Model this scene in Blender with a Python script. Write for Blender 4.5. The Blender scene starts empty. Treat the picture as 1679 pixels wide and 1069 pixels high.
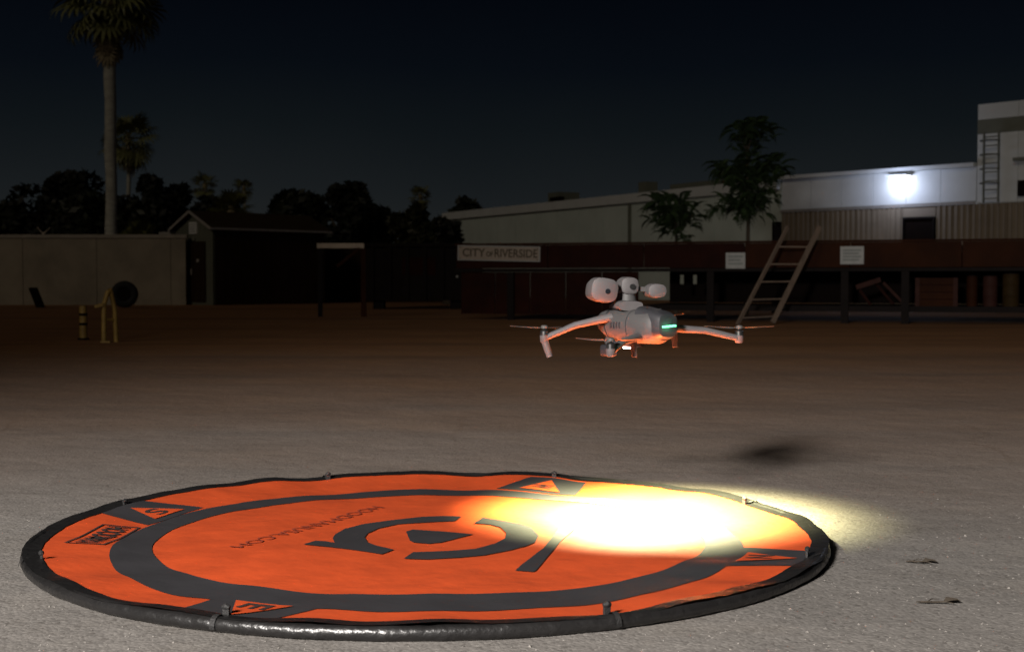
import bpy, bmesh, math, random
from mathutils import Vector, Matrix
from mathutils import noise as mnoise

random.seed(7)
R = math.radians
PI = math.pi
C = bpy.context.scene.collection
scene = bpy.context.scene

# ------------------------------------------------------------------ camera
cam_d = bpy.data.cameras.new('camera')
cam_d.sensor_width = 36.0
cam_d.lens = 36.0 * 2200 / 1679
cam_d.clip_start = 0.05
cam_d.clip_end = 2000
cam_d.dof.use_dof = True
cam_d.dof.focus_distance = 3.9
cam_d.dof.aperture_fstop = 6.5
cam = bpy.data.objects.new('camera', cam_d)
C.objects.link(cam)
cam.location = (0, 0, 0.81)
cam.rotation_euler = (R(90) - math.atan(74.5 / 2200), 0, 0)
scene.camera = cam

# ------------------------------------------------------------------ night sky
world = bpy.data.worlds.new('World')
scene.world = world
world.use_nodes = True
wn, wl = world.node_tree.nodes, world.node_tree.links
wn.clear()
w_out = wn.new('ShaderNodeOutputWorld')
w_bg = wn.new('ShaderNodeBackground')
w_tc = wn.new('ShaderNodeTexCoord')
w_sep = wn.new('ShaderNodeSeparateXYZ')
w_ramp = wn.new('ShaderNodeValToRGB')
w_noise = wn.new('ShaderNodeTexNoise')
w_noise.inputs['Scale'].default_value = 5.0
w_noise.inputs['Detail'].default_value = 3.0
w_add = wn.new('ShaderNodeMath'); w_add.operation = 'MULTIPLY_ADD'
w_add.inputs[1].default_value = 0.035
wl.new(w_tc.outputs['Generated'], w_sep.inputs[0])
wl.new(w_tc.outputs['Generated'], w_noise.inputs['Vector'])
wl.new(w_noise.outputs['Fac'], w_add.inputs[0])
wl.new(w_sep.outputs['Z'], w_add.inputs[2])
wl.new(w_add.outputs[0], w_ramp.inputs[0])
els = w_ramp.color_ramp.elements
els[0].position = 0.0;  els[0].color = (.0122, .0138, .0140, 1)
els[1].position = 1.0;  els[1].color = (.0005, .0009, .0020, 1)
for p, c in ((.055, (.0110, .0124, .0128)), (.085, (.0078, .0096, .0108)), (.130, (.0042, .0060, .0074)),
             (.175, (.0020, .0032, .0052)), (.225, (.0010, .0018, .0034)), (.35, (.0006, .0011, .0024))):
    e = els.new(p); e.color = (*c, 1)
w_bg.inputs['Strength'].default_value = 1.15
wl.new(w_ramp.outputs[0], w_bg.inputs[0])
wl.new(w_bg.outputs[0], w_out.inputs[0])

# faint warm town light from behind the camera (one weak, broad sun)
sun_d = bpy.data.lights.new('sun', 'SUN')
sun_d.energy = 0.22
sun_d.angle = R(12)
sun_d.color = (1.0, .85, .66)
sun = bpy.data.objects.new('sun', sun_d)
C.objects.link(sun)
sun.rotation_euler = Vector((.42, .88, -.50)).to_track_quat('-Z', 'Y').to_euler()

# the work lamp behind and left of the camera that lights the yard
fl_d = bpy.data.lights.new('work_lamp', 'SPOT')
fl_d.energy = 11200
fl_d.spot_size = R(78)
fl_d.spot_blend = 1.0
fl_d.shadow_soft_size = 0.62
fl_d.color = (1.0, .945, .895)
fl = bpy.data.objects.new('work_lamp', fl_d)
C.objects.link(fl)
fl.location = (-3.75, -4.0, 4.05)
fl.rotation_euler = (Vector((.2, 3.2, 0)) - fl.location).to_track_quat('-Z', 'Y').to_euler()

vs = scene.view_settings
scene.display_settings.display_device = 'sRGB'
vs.view_transform = 'Standard'
vs.look = 'None'
vs.exposure = 0
vs.gamma = 1
vs.use_curve_mapping = False
scene.render.engine = 'CYCLES'
scene.cycles.use_denoising = True
scene.cycles.max_bounces = 6
scene.cycles.sample_clamp_indirect = 60

# ------------------------------------------------------------------ helpers
def props(o, label=None, cat=None, group=None, kind=None):
    if label: o['label'] = label
    if cat: o['category'] = cat
    if group: o['group'] = group
    if kind: o['kind'] = kind
    return o

def empty(name, loc=(0, 0, 0), rz=0.0, label=None, cat=None, group=None):
    o = bpy.data.objects.new(name, None)
    C.objects.link(o)
    o.location = loc
    o.rotation_euler = (0, 0, rz)
    return props(o, label, cat, group)

class MB:
    """collects verts and faces, then links them as one mesh object"""
    def __init__(s):
        s.v, s.f = [], []
    def add(s, vs, fs):
        n = len(s.v)
        s.v += [tuple(p) for p in vs]
        s.f += [tuple(i + n for i in f) for f in fs]
        return s
    def box(s, x0, x1, y0, y1, z0, z1, M=None):
        p = [Vector(q) for q in ((x0,y0,z0),(x1,y0,z0),(x1,y1,z0),(x0,y1,z0),(x0,y0,z1),(x1,y0,z1),(x1,y1,z1),(x0,y1,z1))]
        if M is not None: p = [M @ q for q in p]
        return s.add(p, [(3,2,1,0),(4,5,6,7),(0,1,5,4),(1,2,6,5),(2,3,7,6),(3,0,4,7)])
    def tube(s, pts, rads, n=10, caps=True, flat=1.0):
        pts = [Vector(p) for p in pts]
        if not hasattr(rads, '__len__'): rads = [rads] * len(pts)
        rings = []
        ref = None
        for i, p in enumerate(pts):
            t = (pts[min(i+1, len(pts)-1)] - pts[max(i-1, 0)]).normalized()
            if ref is None:
                ref = Vector((0,0,1)) if abs(t.z) < .9 else Vector((1,0,0))
            a = t.cross(ref).normalized(); b = a.cross(t).normalized(); ref = b
            rings.append([p + (a*math.cos(2*PI*k/n) + b*math.sin(2*PI*k/n)*flat)*rads[i] for k in range(n)])
        vs = [q for r in rings for q in r]
        fs = []
        for i in range(len(rings)-1):
            for k in range(n):
                k2 = (k+1) % n
                fs.append((i*n+k, i*n+k2, (i+1)*n+k2, (i+1)*n+k))
        if caps:
            fs.append(tuple(range(n-1, -1, -1)))
            fs.append(tuple((len(rings)-1)*n+k for k in range(n)))
        return s.add(vs, fs)
    def bar(s, a, b, w, h=None):
        """square bar from a to b"""
        h = h or w
        a, b = Vector(a), Vector(b)
        t = (b-a).normalized()
        up = Vector((0,0,1)) if abs(t.z) < .9 else Vector((0,1,0))
        x = t.cross(up).normalized(); y = x.cross(t).normalized()
        vs = []
        for p in (a, b):
            for sx, sy in ((-1,-1),(1,-1),(1,1),(-1,1)):
                vs.append(p + x*sx*w/2 + y*sy*h/2)
        return s.add(vs, [(3,2,1,0),(4,5,6,7),(0,1,5,4),(1,2,6,5),(2,3,7,6),(3,0,4,7)])
    def lathe(s, prof, n=20, M=None):
        vs, fs = [], []
        for r, z in prof:
            for k in range(n):
                q = Vector((r*math.cos(2*PI*k/n), r*math.sin(2*PI*k/n), z))
                vs.append(M @ q if M is not None else q)
        for i in range(len(prof)-1):
            for k in range(n):
                k2 = (k+1) % n
                fs.append((i*n+k, i*n+k2, (i+1)*n+k2, (i+1)*n+k))
        fs.append(tuple(range(n-1,-1,-1))); fs.append(tuple((len(prof)-1)*n+k for k in range(n)))
        return s.add(vs, fs)
    def loft(s, secs, n=24, p=3.0, M=None):
        """superellipse cross-sections along y: (y, cx, cz, half width, half height)"""
        vs, fs = [], []
        for (y, cx, cz, w, h) in secs:
            for k in range(n):
                a = 2*PI*k/n
                ca, sa = math.cos(a), math.sin(a)
                q = Vector((cx + w*math.copysign(abs(ca)**(2/p), ca), y, cz + h*math.copysign(abs(sa)**(2/p), sa)))
                vs.append(M @ q if M is not None else q)
        for i in range(len(secs)-1):
            for k in range(n):
                k2 = (k+1) % n
                fs.append((i*n+k, (i+1)*n+k, (i+1)*n+k2, i*n+k2))
        fs.append(tuple(range(n))); fs.append(tuple((len(secs)-1)*n+k for k in range(n-1,-1,-1)))
        return s.add(vs, fs)
    def move(s, M_):
        s.v = [tuple(M_ @ Vector(p)) for p in s.v]
        return s
    def build(s, name, m, parent=None, smooth=False, bevel=0.0, segs=2):
        me = bpy.data.meshes.new(name)
        me.from_pydata(s.v, [], s.f)
        if bevel:
            bm = bmesh.new(); bm.from_mesh(me)
            bmesh.ops.bevel(bm, geom=list(bm.edges), offset=bevel, segments=segs, affect='EDGES', profile=.6)
            bm.to_mesh(me); bm.free()
        bm = bmesh.new(); bm.from_mesh(me)
        bmesh.ops.recalc_face_normals(bm, faces=bm.faces)
        bm.to_mesh(me); bm.free()
        return link(name, me, m, parent, smooth)

def link(name, me, m, parent=None, smooth=False):
    if m is not None and not me.materials: me.materials.append(m)
    if smooth:
        me.polygons.foreach_set('use_smooth', [True]*len(me.polygons))
        try: me.set_sharp_from_angle(angle=R(40))
        except Exception: pass
    o = bpy.data.objects.new(name, me)
    C.objects.link(o)
    if parent is not None: o.parent = parent
    return o

def copy_tree(o, parent=None):
    c = o.copy(); C.objects.link(c)
    if parent is not None: c.parent = parent
    for ch in list(o.children): copy_tree(ch, c)
    return c

# ------------------------------------------------------------------ materials
def mat(name, col, rough=.6, metal=0.0, vary=.25, scale=8.0, bump=0.0, bump_scale=None, spec=.5, emit=None, estr=0,
        sheen=0, stretch=None, col2=None, coat=0):
    m = bpy.data.materials.new(name)
    m.use_nodes = True
    n, l = m.node_tree.nodes, m.node_tree.links
    b = n['Principled BSDF']
    b.inputs['Roughness'].default_value = rough
    b.inputs['Metallic'].default_value = metal
    b.inputs['Specular IOR Level'].default_value = spec
    if coat: b.inputs['Coat Weight'].default_value = coat
    if emit:
        b.inputs['Emission Color'].default_value = (*emit, 1)
        b.inputs['Emission Strength'].default_value = estr
    tc = n.new('ShaderNodeTexCoord')
    vec = tc.outputs['Object']
    if stretch:
        mp = n.new('ShaderNodeMapping'); mp.inputs['Scale'].default_value = stretch
        l.new(vec, mp.inputs[0]); vec = mp.outputs[0]
    nz = n.new('ShaderNodeTexNoise')
    nz.inputs['Scale'].default_value = scale
    nz.inputs['Detail'].default_value = 6
    nz.inputs['Roughness'].default_value = .62
    l.new(vec, nz.inputs['Vector'])
    mx = n.new('ShaderNodeMix'); mx.data_type = 'RGBA'
    lo = col2 if col2 else tuple(c*(1-vary) for c in col)
    hi = col if col2 else tuple(min(1, c*(1+vary)) for c in col)
    mx.inputs[6].default_value = (*lo, 1); mx.inputs[7].default_value = (*hi, 1)
    mr = n.new('ShaderNodeMapRange')
    mr.inputs[1].default_value = .3; mr.inputs[2].default_value = .7
    l.new(nz.outputs['Fac'], mr.inputs[0])
    l.new(mr.outputs[0], mx.inputs[0])
    l.new(mx.outputs[2], b.inputs['Base Color'])
    if bump:
        nb = n.new('ShaderNodeTexNoise')
        nb.inputs['Scale'].default_value = bump_scale or scale*4
        nb.inputs['Detail'].default_value = 4
        l.new(vec, nb.inputs['Vector'])
        bp = n.new('ShaderNodeBump'); bp.inputs['Strength'].default_value = bump
        bp.inputs['Distance'].default_value = .01
        l.new(nb.outputs['Fac'], bp.inputs['Height'])
        l.new(bp.outputs[0], b.inputs['Normal'])
    return m

M = {}
M['orange'] = mat('orange_nylon', (.43, .056, .0125), rough=.62, vary=.13, scale=5.5, bump=.6, bump_scale=9, spec=.25)
M['print'] = mat('charcoal_print', (.027, .026, .0285), rough=.55, vary=.12, scale=5, bump=.25, bump_scale=16, spec=.35)
M['ink'] = mat('black_ink', (.022, .012, .010), rough=.7, vary=.15, scale=40)
M['fade'] = mat('worn_ink', (.20, .028, .010), rough=.7, vary=.35, scale=60)
M['rim'] = mat('black_vinyl', (.010, .0095, .0095), rough=.36, vary=.25, scale=9, bump=.7, bump_scale=26, spec=.45)
M['strap'] = mat('black_webbing', (.007, .0065, .0065), rough=.7, vary=.3, scale=60, bump=.3)
M['body'] = mat('drone_grey', (.050, .048, .048), rough=.6, vary=.08, scale=30, spec=.35)
M['dark'] = mat('drone_dark', (.022, .022, .025), rough=.45, vary=.15, scale=30)
M['pale'] = mat('drone_pale_grey', (.074, .068, .069), rough=.6, vary=.06, scale=30, spec=.35)
M['blade'] = mat('blade_plastic', (.10, .095, .09), rough=.4, vary=.1, scale=30)
M['steel'] = mat('motor_steel', (.10, .10, .10), rough=.3, metal=.9, vary=.1, scale=50)
M['lens'] = mat('lens_glass', (.01, .011, .014), rough=.08, vary=.1, scale=20, coat=.5)
M['green'] = mat('green_led', (.1, .6, .3), emit=(.18, 1.0, .48), estr=2.2)
M['beam'] = mat('lamp_glass', (.9, .9, .85), emit=(1, .97, .88), estr=30)
M['concrete'] = mat('block_wall', (.25, .215, .165), spec=.2, rough=.9, vary=.22, scale=.9, bump=.3, bump_scale=14)
M['coping'] = mat('wall_coping', (.27, .24, .20), rough=.9, vary=.15, scale=2)
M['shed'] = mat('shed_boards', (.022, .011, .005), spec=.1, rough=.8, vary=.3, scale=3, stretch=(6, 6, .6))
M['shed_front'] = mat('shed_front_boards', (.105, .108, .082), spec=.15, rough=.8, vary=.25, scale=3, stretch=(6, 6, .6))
M['shed_trim'] = mat('shed_trim', (.26, .235, .21), rough=.7, vary=.15, scale=5)
M['shingle'] = mat('shed_roofing', (.036, .022, .010), spec=.15, rough=.9, vary=.3, scale=5)
M['ventw'] = mat('white_paint', (.60, .60, .57), rough=.5, vary=.1, scale=6)
M['siding'] = mat('pale_metal_siding', (.50, .56, .52), rough=.6, vary=.10, scale=.5)
M['siding_w'] = mat('white_metal_siding', (.56, .58, .58), rough=.55, vary=.09, scale=.7)
M['tan'] = mat('tan_metal_siding', (.185, .148, .105), rough=.7, vary=.16, scale=.8)
M['stripe'] = mat('grey_green_band', (.13, .135, .105), rough=.7, vary=.1, scale=2)
M['void'] = mat('dark_opening', (.005, .002, .001), spec=.1, rough=.8, vary=.2, scale=3)
M['rust'] = mat('rust_brown_steel', (.024, .0068, .0018), spec=.1, rough=.75, vary=.35, scale=1.6, bump=.2, bump_scale=18)
M['maroon'] = mat('maroon_panel', (.016, .0028, .0010), spec=.1, rough=.75, vary=.4, scale=2.2)
M['darksteel'] = mat('dark_steel', (.006, .0035, .0030), spec=.12, rough=.7, vary=.3, scale=3)
M['wood'] = mat('ladder_wood', (.155, .112, .082), rough=.75, vary=.25, scale=6, stretch=(3, 3, .5))
M['paleboard'] = mat('pale_timber', (.42, .35, .28), rough=.8, vary=.2, scale=4)
M['sign'] = mat('sign_white', (.25, .20, .155), rough=.6, vary=.12, scale=5)
M['notice'] = mat('notice_white', (.26, .26, .25), rough=.55, vary=.12, scale=7)
M['notice_ink'] = mat('notice_print', (.17, .185, .175), rough=.7, vary=.2, scale=9)
M['sign_ink'] = mat('sign_lettering', (.045, .030, .012), rough=.7, vary=.2, scale=9)
M['yellow'] = mat('worn_yellow_paint', (.27, .17, .035), rough=.6, vary=.3, scale=9)
M['rubber'] = mat('tyre_rubber', (.006, .0055, .0055), rough=.8, vary=.3, scale=14)
M['bark'] = mat('palm_bark', (.33, .325, .28), rough=.9, vary=.3, scale=2.5, stretch=(1, 1, 5), bump=.4)
M['trunk'] = mat('tree_bark', (.06, .045, .03), rough=.9, vary=.3, scale=6, bump=.4)
M['frond'] = mat('palm_frond_green', (.14, .145, .05), rough=.6, vary=.3, scale=3)
M['frond_y'] = mat('palm_frond_yellow_green', (.075, .076, .013), rough=.6, vary=.3, scale=3)
M['thatch'] = mat('dead_palm_frond', (.22, .18, .11), rough=.9, vary=.3, scale=4)
M['leaf'] = mat('dark_leaf', (.013, .017, .006), rough=.6, vary=.35, scale=1.2)
M['leaf_b'] = mat('black_green_leaf', (.006, .0075, .003), rough=.7, vary=.35, scale=1.2)
M['leaf_o'] = mat('olive_leaf', (.024, .024, .008), rough=.6, vary=.35, scale=1.2)
M['leaf_t'] = mat('pinnate_leaf', (.028, .050, .016), rough=.55, vary=.3, scale=4)
M['ochre'] = mat('ochre_drum', (.028, .016, .005), spec=.1, rough=.7, vary=.25, scale=6)
M['mauve'] = mat('faded_pink_paint', (.034, .013, .010), spec=.1, rough=.7, vary=.25, scale=6)
M['twig'] = mat('dry_twig', (.030, .022, .014), rough=.9, vary=.3, scale=20)
M['stone'] = mat('gravel_stone', (.165, .152, .138), rough=.85, vary=.5, scale=3)
M['led_wall'] = mat('flood_lens', (.9, .9, .9), emit=(.86, .91, 1.0), estr=7)

def translucent(m, f):
    n, l = m.node_tree.nodes, m.node_tree.links
    out = n['Material Output']; b = n['Principled BSDF']
    t = n.new('ShaderNodeBsdfTranslucent'); t.inputs[0].default_value = (.34, .32, .30, 1)
    mx = n.new('ShaderNodeMixShader'); mx.inputs[0].default_value = f
    l.new(b.outputs[0], mx.inputs[1]); l.new(t.outputs[0], mx.inputs[2]); l.new(mx.outputs[0], out.inputs['Surface'])
translucent(M['blade'], .45)

def ground_material():
    m = bpy.data.materials.new('asphalt_and_dust')
    m.use_nodes = True
    n, l = m.node_tree.nodes, m.node_tree.links
    b = n['Principled BSDF']
    geo = n.new('ShaderNodeNewGeometry')
    pos = geo.outputs['Position']
    def noise(scale, detail=5, rough=.6, vec=pos):
        t = n.new('ShaderNodeTexNoise'); t.inputs['Scale'].default_value = scale
        t.inputs['Detail'].default_value = detail; t.inputs['Roughness'].default_value = rough
        l.new(vec, t.inputs['Vector']); return t.outputs['Fac']
    def rng(x, a, b_, c, d):
        t = n.new('ShaderNodeMapRange')
        for i, v in enumerate((a, b_, c, d)): t.inputs[i+1].default_value = v
        l.new(x, t.inputs[0]); return t.outputs[0]
    def math_(op, a, b_):
        t = n.new('ShaderNodeMath'); t.operation = op
        for i, v in enumerate((a, b_)):
            if isinstance(v, (int, float)): t.inputs[i].default_value = v
            else: l.new(v, t.inputs[i])
        return t.outputs[0]
    def mix(f, a, b_):
        t = n.new('ShaderNodeMix'); t.data_type = 'RGBA'
        l.new(f, t.inputs[0])
        for i, v in ((6, a), (7, b_)):
            if isinstance(v, tuple): t.inputs[i].default_value = (*v, 1)
            else: l.new(v, t.inputs[i])
        return t.outputs[2]
    # aggregate: pale chips in grey binder
    vo = n.new('ShaderNodeTexVoronoi'); vo.inputs['Scale'].default_value = 105
    l.new(pos, vo.inputs['Vector'])
    chips = mix(rng(noise(75, 3), .42, .66, 0, 1), (.130, .120, .110), (.178, .165, .152))
    sepc = n.new('ShaderNodeSeparateColor'); l.new(vo.outputs['Color'], sepc.inputs[0])
    bright = rng(sepc.outputs[0], .93, .99, 0, .32)
    chips = mix(bright, chips, (.29, .272, .25))
    darkc = rng(sepc.outputs[1], .90, .96, 0, .7)
    chips = mix(darkc, chips, (.075, .067, .060))
    # big soft blotches, oil stains
    blot = rng(noise(.55, 5, .62), .34, .70, .80, 1.14)
    hsv = n.new('ShaderNodeHueSaturation'); l.new(chips, hsv.inputs['Color']); l.new(blot, hsv.inputs['Value'])
    stain = rng(noise(.23, 4, .6), .60, .70, 0, .35)
    asph = mix(stain, hsv.outputs[0], (.085, .070, .056))
    # brown dust takes over further out in the yard
    sp = n.new('ShaderNodeSeparateXYZ'); l.new(pos, sp.inputs[0])
    edge = math_('ADD', sp.outputs['Y'], math_('MULTIPLY', math_('SUBTRACT', noise(.16, 4), .5), 7.0))
    dusty = rng(edge, 4.0, 17.0, 0, 1)
    dust = mix(rng(noise(.9, 6, .65), .35, .68, 0, 1), (.235, .106, .036), (.300, .140, .050))
    # long wheel-worn streaks across the yard
    mp = n.new('ShaderNodeMapping'); mp.inputs['Scale'].default_value = (.05, .55, 1)
    l.new(pos, mp.inputs[0])
    streak = rng(noise(1.0, 4, .6, mp.outputs[0]), .50, .64, 0, .55)
    dust = mix(streak, dust, (.125, .058, .022))
    wv = n.new('ShaderNodeVectorMath'); wv.operation = 'ADD'
    nzc = n.new('ShaderNodeTexNoise'); nzc.inputs['Scale'].default_value = 1.6; nzc.inputs['Detail'].default_value = 5
    l.new(pos, nzc.inputs['Vector'])
    sc_ = n.new('ShaderNodeVectorMath'); sc_.operation = 'SCALE'; sc_.inputs['Scale'].default_value = .55
    l.new(nzc.outputs['Color'], sc_.inputs[0]); l.new(pos, wv.inputs[0]); l.new(sc_.outputs[0], wv.inputs[1])
    vc = n.new('ShaderNodeTexVoronoi'); vc.feature = 'DISTANCE_TO_EDGE'; vc.inputs['Scale'].default_value = .30
    l.new(wv.outputs[0], vc.inputs['Vector'])
    crack = math_('MULTIPLY', rng(vc.outputs['Distance'], .0015, .006, .32, 0), rng(noise(.5, 3), .48, .58, 0, 1))
    asph = mix(crack, asph, (.045, .040, .035))
    asph = mix(rng(noise(.9, 6, .7), .52, .72, 0, .35), asph, (.165, .142, .115))
    l.new(mix(dusty, asph, dust), b.inputs['Base Color'])
    b.inputs['Roughness'].default_value = .85
    b.inputs['Specular IOR Level'].default_value = .3
    bp = n.new('ShaderNodeBump'); bp.inputs['Strength'].default_value = .38; bp.inputs['Distance'].default_value = .004
    hh = math_('ADD', math_('MULTIPLY', vo.outputs['Distance'], -1.0), math_('MULTIPLY', noise(38, 4), .8))
    l.new(hh, bp.inputs['Height'])
    bp2 = n.new('ShaderNodeBump'); bp2.inputs['Strength'].default_value = .5; bp2.inputs['Distance'].default_value = .05
    l.new(noise(2.2, 4), bp2.inputs['Height'])
    l.new(bp2.outputs[0], bp.inputs['Normal'])
    l.new(bp.outputs[0], b.inputs['Normal'])
    return m

# ------------------------------------------------------------------ ground
gm = MB()
gm.add([(-500, -60, 0), (500, -60, 0), (500, 900, 0), (-500, 900, 0)], [(0, 1, 2, 3)])
ground = gm.build('ground', ground_material())
props(ground, 'rough grey asphalt yard fading to brown dust further back', kind='structure')

# ------------------------------------------------------------------ right building: white over tan, tall block
bR = empty('metal_building', (9.8, 49.0, 0), math.atan2(-8.5, 7.8),
           'white over tan metal building with a lit wall lamp and a taller end block', 'building')
core = MB().box(0, 7.62, .12, 9, 0, 4.48).box(7.62, 16, .12, 12, 0, 6.40)
core.build('wall', M['siding_w'], bR)
pw = .62
for i in range(25):                      # tan cladding sheets, ribbed
    s0 = i*pw
    s1 = s0 + pw - .02
    if s0 < 6.13 and s1 > 5.0: continue
    z1 = 3.27
    m = MB().box(s0, s1, .06, .118, 0, z1)
    for k in range(3):
        xx = s0 + .08 + k*.2
        m.box(xx, xx+.07, .02, .058, 0, z1)
    m.build('cladding_sheet', M['tan'], bR)
MB().box(4.96, 6.17, .055, .118, 0, 1.6).build('cladding_sheet', M['tan'], bR)
MB().box(4.96, 6.17, .055, .118, 2.94, 3.27).build('cladding_sheet', M['tan'], bR)
wf = MB()
wf.box(4.98, 5.04, -.02, .117, 1.62, 2.92).box(6.10, 6.16, -.02, .117, 1.62, 2.92)
wf.box(5.045, 6.095, -.02, .117, 2.86, 2.92).box(5.045, 6.095, -.02, .117, 1.62, 1.68)
wfo = wf.build('window', M['darksteel'], bR)
MB().box(5.045, 6.095, .05, .116, 1.685, 2.855).build('pane', M['void'], wfo)
MB().box(-.05, 7.6, -.01, .02, 3.285, 3.36).build('drip_flashing', M['shed_trim'], bR)
for i in range(6):                       # white upper sheets
    s0 = .0 + i*1.27
    MB().box(s0, s0+1.255, .055, .117, 3.38, 4.46).build('upper_sheet', M['siding_w'], bR)
MB().box(-.1, 7.6, -.14, .115, 4.475, 4.60).build('eave_trim', M['siding_w'], bR)
for i in range(6):
    s0 = 7.64 + i*1.38
    MB().box(s0, s0+1.365, .05, .117, 3.30, 5.50).build('upper_sheet', M['siding_w'], bR)
    MB().box(s0, s0+1.365, .06, .117, 5.97, 6.46).build('parapet_sheet', M['siding_w'], bR)
MB().box(7.63, 16, .055, .117, 5.51, 5.96).build('dark_band', M['stripe'], bR)
MB().box(8.95, 16, -.18, .045, 4.56, 4.66).build('ledge', M['stripe'], bR)
MB().box(9.05, 9.7, -.05, .045, 3.45, 3.95).build('dark_vent', M['void'], bR)
lad = empty('wall_ladder', (9.8, 49.0, 0), math.atan2(-8.5, 7.8),
            'tall caged steel ladder fixed to the end block of the white building', 'ladder')
m = MB(); m.bar((7.95, -.12, 3.3), (7.95, -.12, 5.55), .05); m.build('rail', M['stripe'], lad)
m = MB(); m.bar((8.45, -.12, 3.3), (8.45, -.12, 5.55), .05); m.build('rail', M['stripe'], lad)
rung0 = None
for i in range(8):
    if rung0 is None:
        rung0 = MB().bar((7.98, -.12, 3.42), (8.42, -.12, 3.42), .035).build('rung', M['stripe'], lad)
    else:
        c = rung0.copy(); C.objects.link(c); c.parent = lad; c.location.z = i*.28
hoop0 = None
for i in range(4):
    pts = [(8.2+.30*math.cos(a), -.14-.42*math.sin(a), 3.9) for a in [PI*k/10 for k in range(11)]]
    if hoop0 is None: hoop0 = MB().tube(pts, .02, 6).build('cage_hoop', M['stripe'], lad)
    else:
        c = hoop0.copy(); C.objects.link(c); c.parent = lad; c.location.z = i*.45

# wall lamp (lit)
wl_t = empty('wall_lamp', (9.8+.678*4.88, 49-.739*4.88, 4.03), math.atan2(-8.5, 7.8),
             'lit floodlight glowing blue-white high on the white metal wall', 'wall lamp')
hm = MB()
hm.box(-.40, .40, -.30, .04, .285, .33).box(-.12, .12, .02, .05, -.10, .284)
hm.build('housing', M['siding_w'], wl_t)
lv, lf = [], []
for i in range(9):                         # half-bowl lens, flat on top
    q = i/8
    w_ = .03 + .35*(1-q**1.7)**.62; d_ = .03 + .25*(1-q**1.7)**.62
    for k in range(11):
        t_ = PI*k/10
        lv.append((w_*math.cos(t_), -d_*math.sin(t_), .28-.60*q))
for i in range(8):
    for k in range(10):
        lf.append((i*11+k, i*11+k+1, (i+1)*11+k+1, (i+1)*11+k))
lf.append(tuple(range(11))); lf.append(tuple(88+k for k in range(11)))
MB().add(lv, lf).build('lens', M['led_wall'], wl_t, smooth=True)
pl = bpy.data.lights.new('wall_lamp_light', 'POINT')
pl.energy = 80; pl.color = (.64, .73, 1.0); pl.shadow_soft_size = .25
po = bpy.data.objects.new('wall_lamp_light', pl); C.objects.link(po); po.parent = wl_t
po.location = (0, -.85, -.05)

# ------------------------------------------------------------------ left building: long pale warehouse receding
ang = math.atan2(49.0-74.0, 9.8+3.7)
LB = math.hypot(13.5, 25.0)
bL = empty('warehouse', (-3.7, 74.0, 0), ang, 'long pale grey-green warehouse wall running back behind the small trees', 'building')
MB().box(0, LB-.1, .1, 14, 0, 4.38).build('wall', M['siding'], bL)
np_ = 14
for i in range(np_):
    s0 = i*LB/np_
    MB().box(s0+.03, s0+LB/np_-.03, .04, .098, 0, 4.10).build('wall_panel', M['siding'], bL)
MB().box(-.15, LB-.12, -.10, .096, 4.13, 4.52).build('roof_fascia', M['siding_w'], bL)
MB().box(18.4, 18.52, -.08, .035, 0, 4.10).build('downpipe', M['stripe'], bL)
MB().box(9.3, 10.3, 1.2, 2.4, 4.38, 5.12).build('rooftop_unit', M['stripe'], bL)
MB().box(10.0, 10.9, .9, 1.19, 4.42, 4.85).build('rooftop_duct', M['void'], bL)
MB().box(17.6, 18.2, 1.0, 1.6, 4.38, 5.1).build('rooftop_vent', M['stripe'], bL)
MB().box(20.0, 23.5, 1.0, 2.0, 4.38, 4.85).build('rooftop_duct', M['stripe'], bL)

# ------------------------------------------------------------------ left block wall
wall = empty('block_wall', (-26, 44.5, 0), 0, 'plain grey-tan concrete wall left of the shed', 'wall')
pl_ = 2.45
x = 0.0
i = 0
while x < 15.0:
    x1 = min(x + pl_, 15.2)
    MB().box(x+.012, x1-.012, -.02, .13, 0, 2.20).build('wall_panel', M['concrete'], wall)
    x += pl_
MB().box(0, 15.2, .0, .11, 0, 2.19).build('wall_core', M['concrete'], wall)
MB().box(-.05, 15.25, -.06, .17, 2.205, 2.33).build('coping', M['coping'], wall, bevel=.015)

# ------------------------------------------------------------------ shed
# front-left corner at px 290, ridge turned about 43 degrees
sx, sy = -11.35, 45.4
ax = Vector((math.cos(R(47)), math.sin(R(47)), 0))            # along the ridge, going back right
sh = empty('shed', (sx, sy, 0), R(47-90), 'dark gabled garden shed with a white square vent beside the grey wall', 'shed')
# local: x = across the front (to the right/near), y = back along the ridge
Wd, Ld, He, Hr = 2.15, 4.7, 2.50, 3.02
g = MB()
g.add([(0,0,0),(Wd,0,0),(Wd,0,He),(Wd/2,0,Hr),(0,0,He)], [(0,1,2,3,4)])
g.add([(0,.06,0),(Wd,.06,0),(Wd,.06,He),(Wd/2,.06,Hr),(0,.06,He)], [(4,3,2,1,0)])
g.add([(0,0,0),(0,.06,0),(0,.06,He),(0,0,He)], [(0,1,2,3)])
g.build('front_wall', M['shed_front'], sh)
for k in range(12):                        # side boards
    y0 = .07 + k*(Ld-.1)/12
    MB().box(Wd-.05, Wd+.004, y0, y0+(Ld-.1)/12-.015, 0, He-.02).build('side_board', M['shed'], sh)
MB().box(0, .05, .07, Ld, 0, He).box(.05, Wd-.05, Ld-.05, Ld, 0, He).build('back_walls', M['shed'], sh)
rf = MB()
ov, th = .16, .06
zr = Hr + .05
sl = (Hr-He)/(Wd/2)
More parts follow.
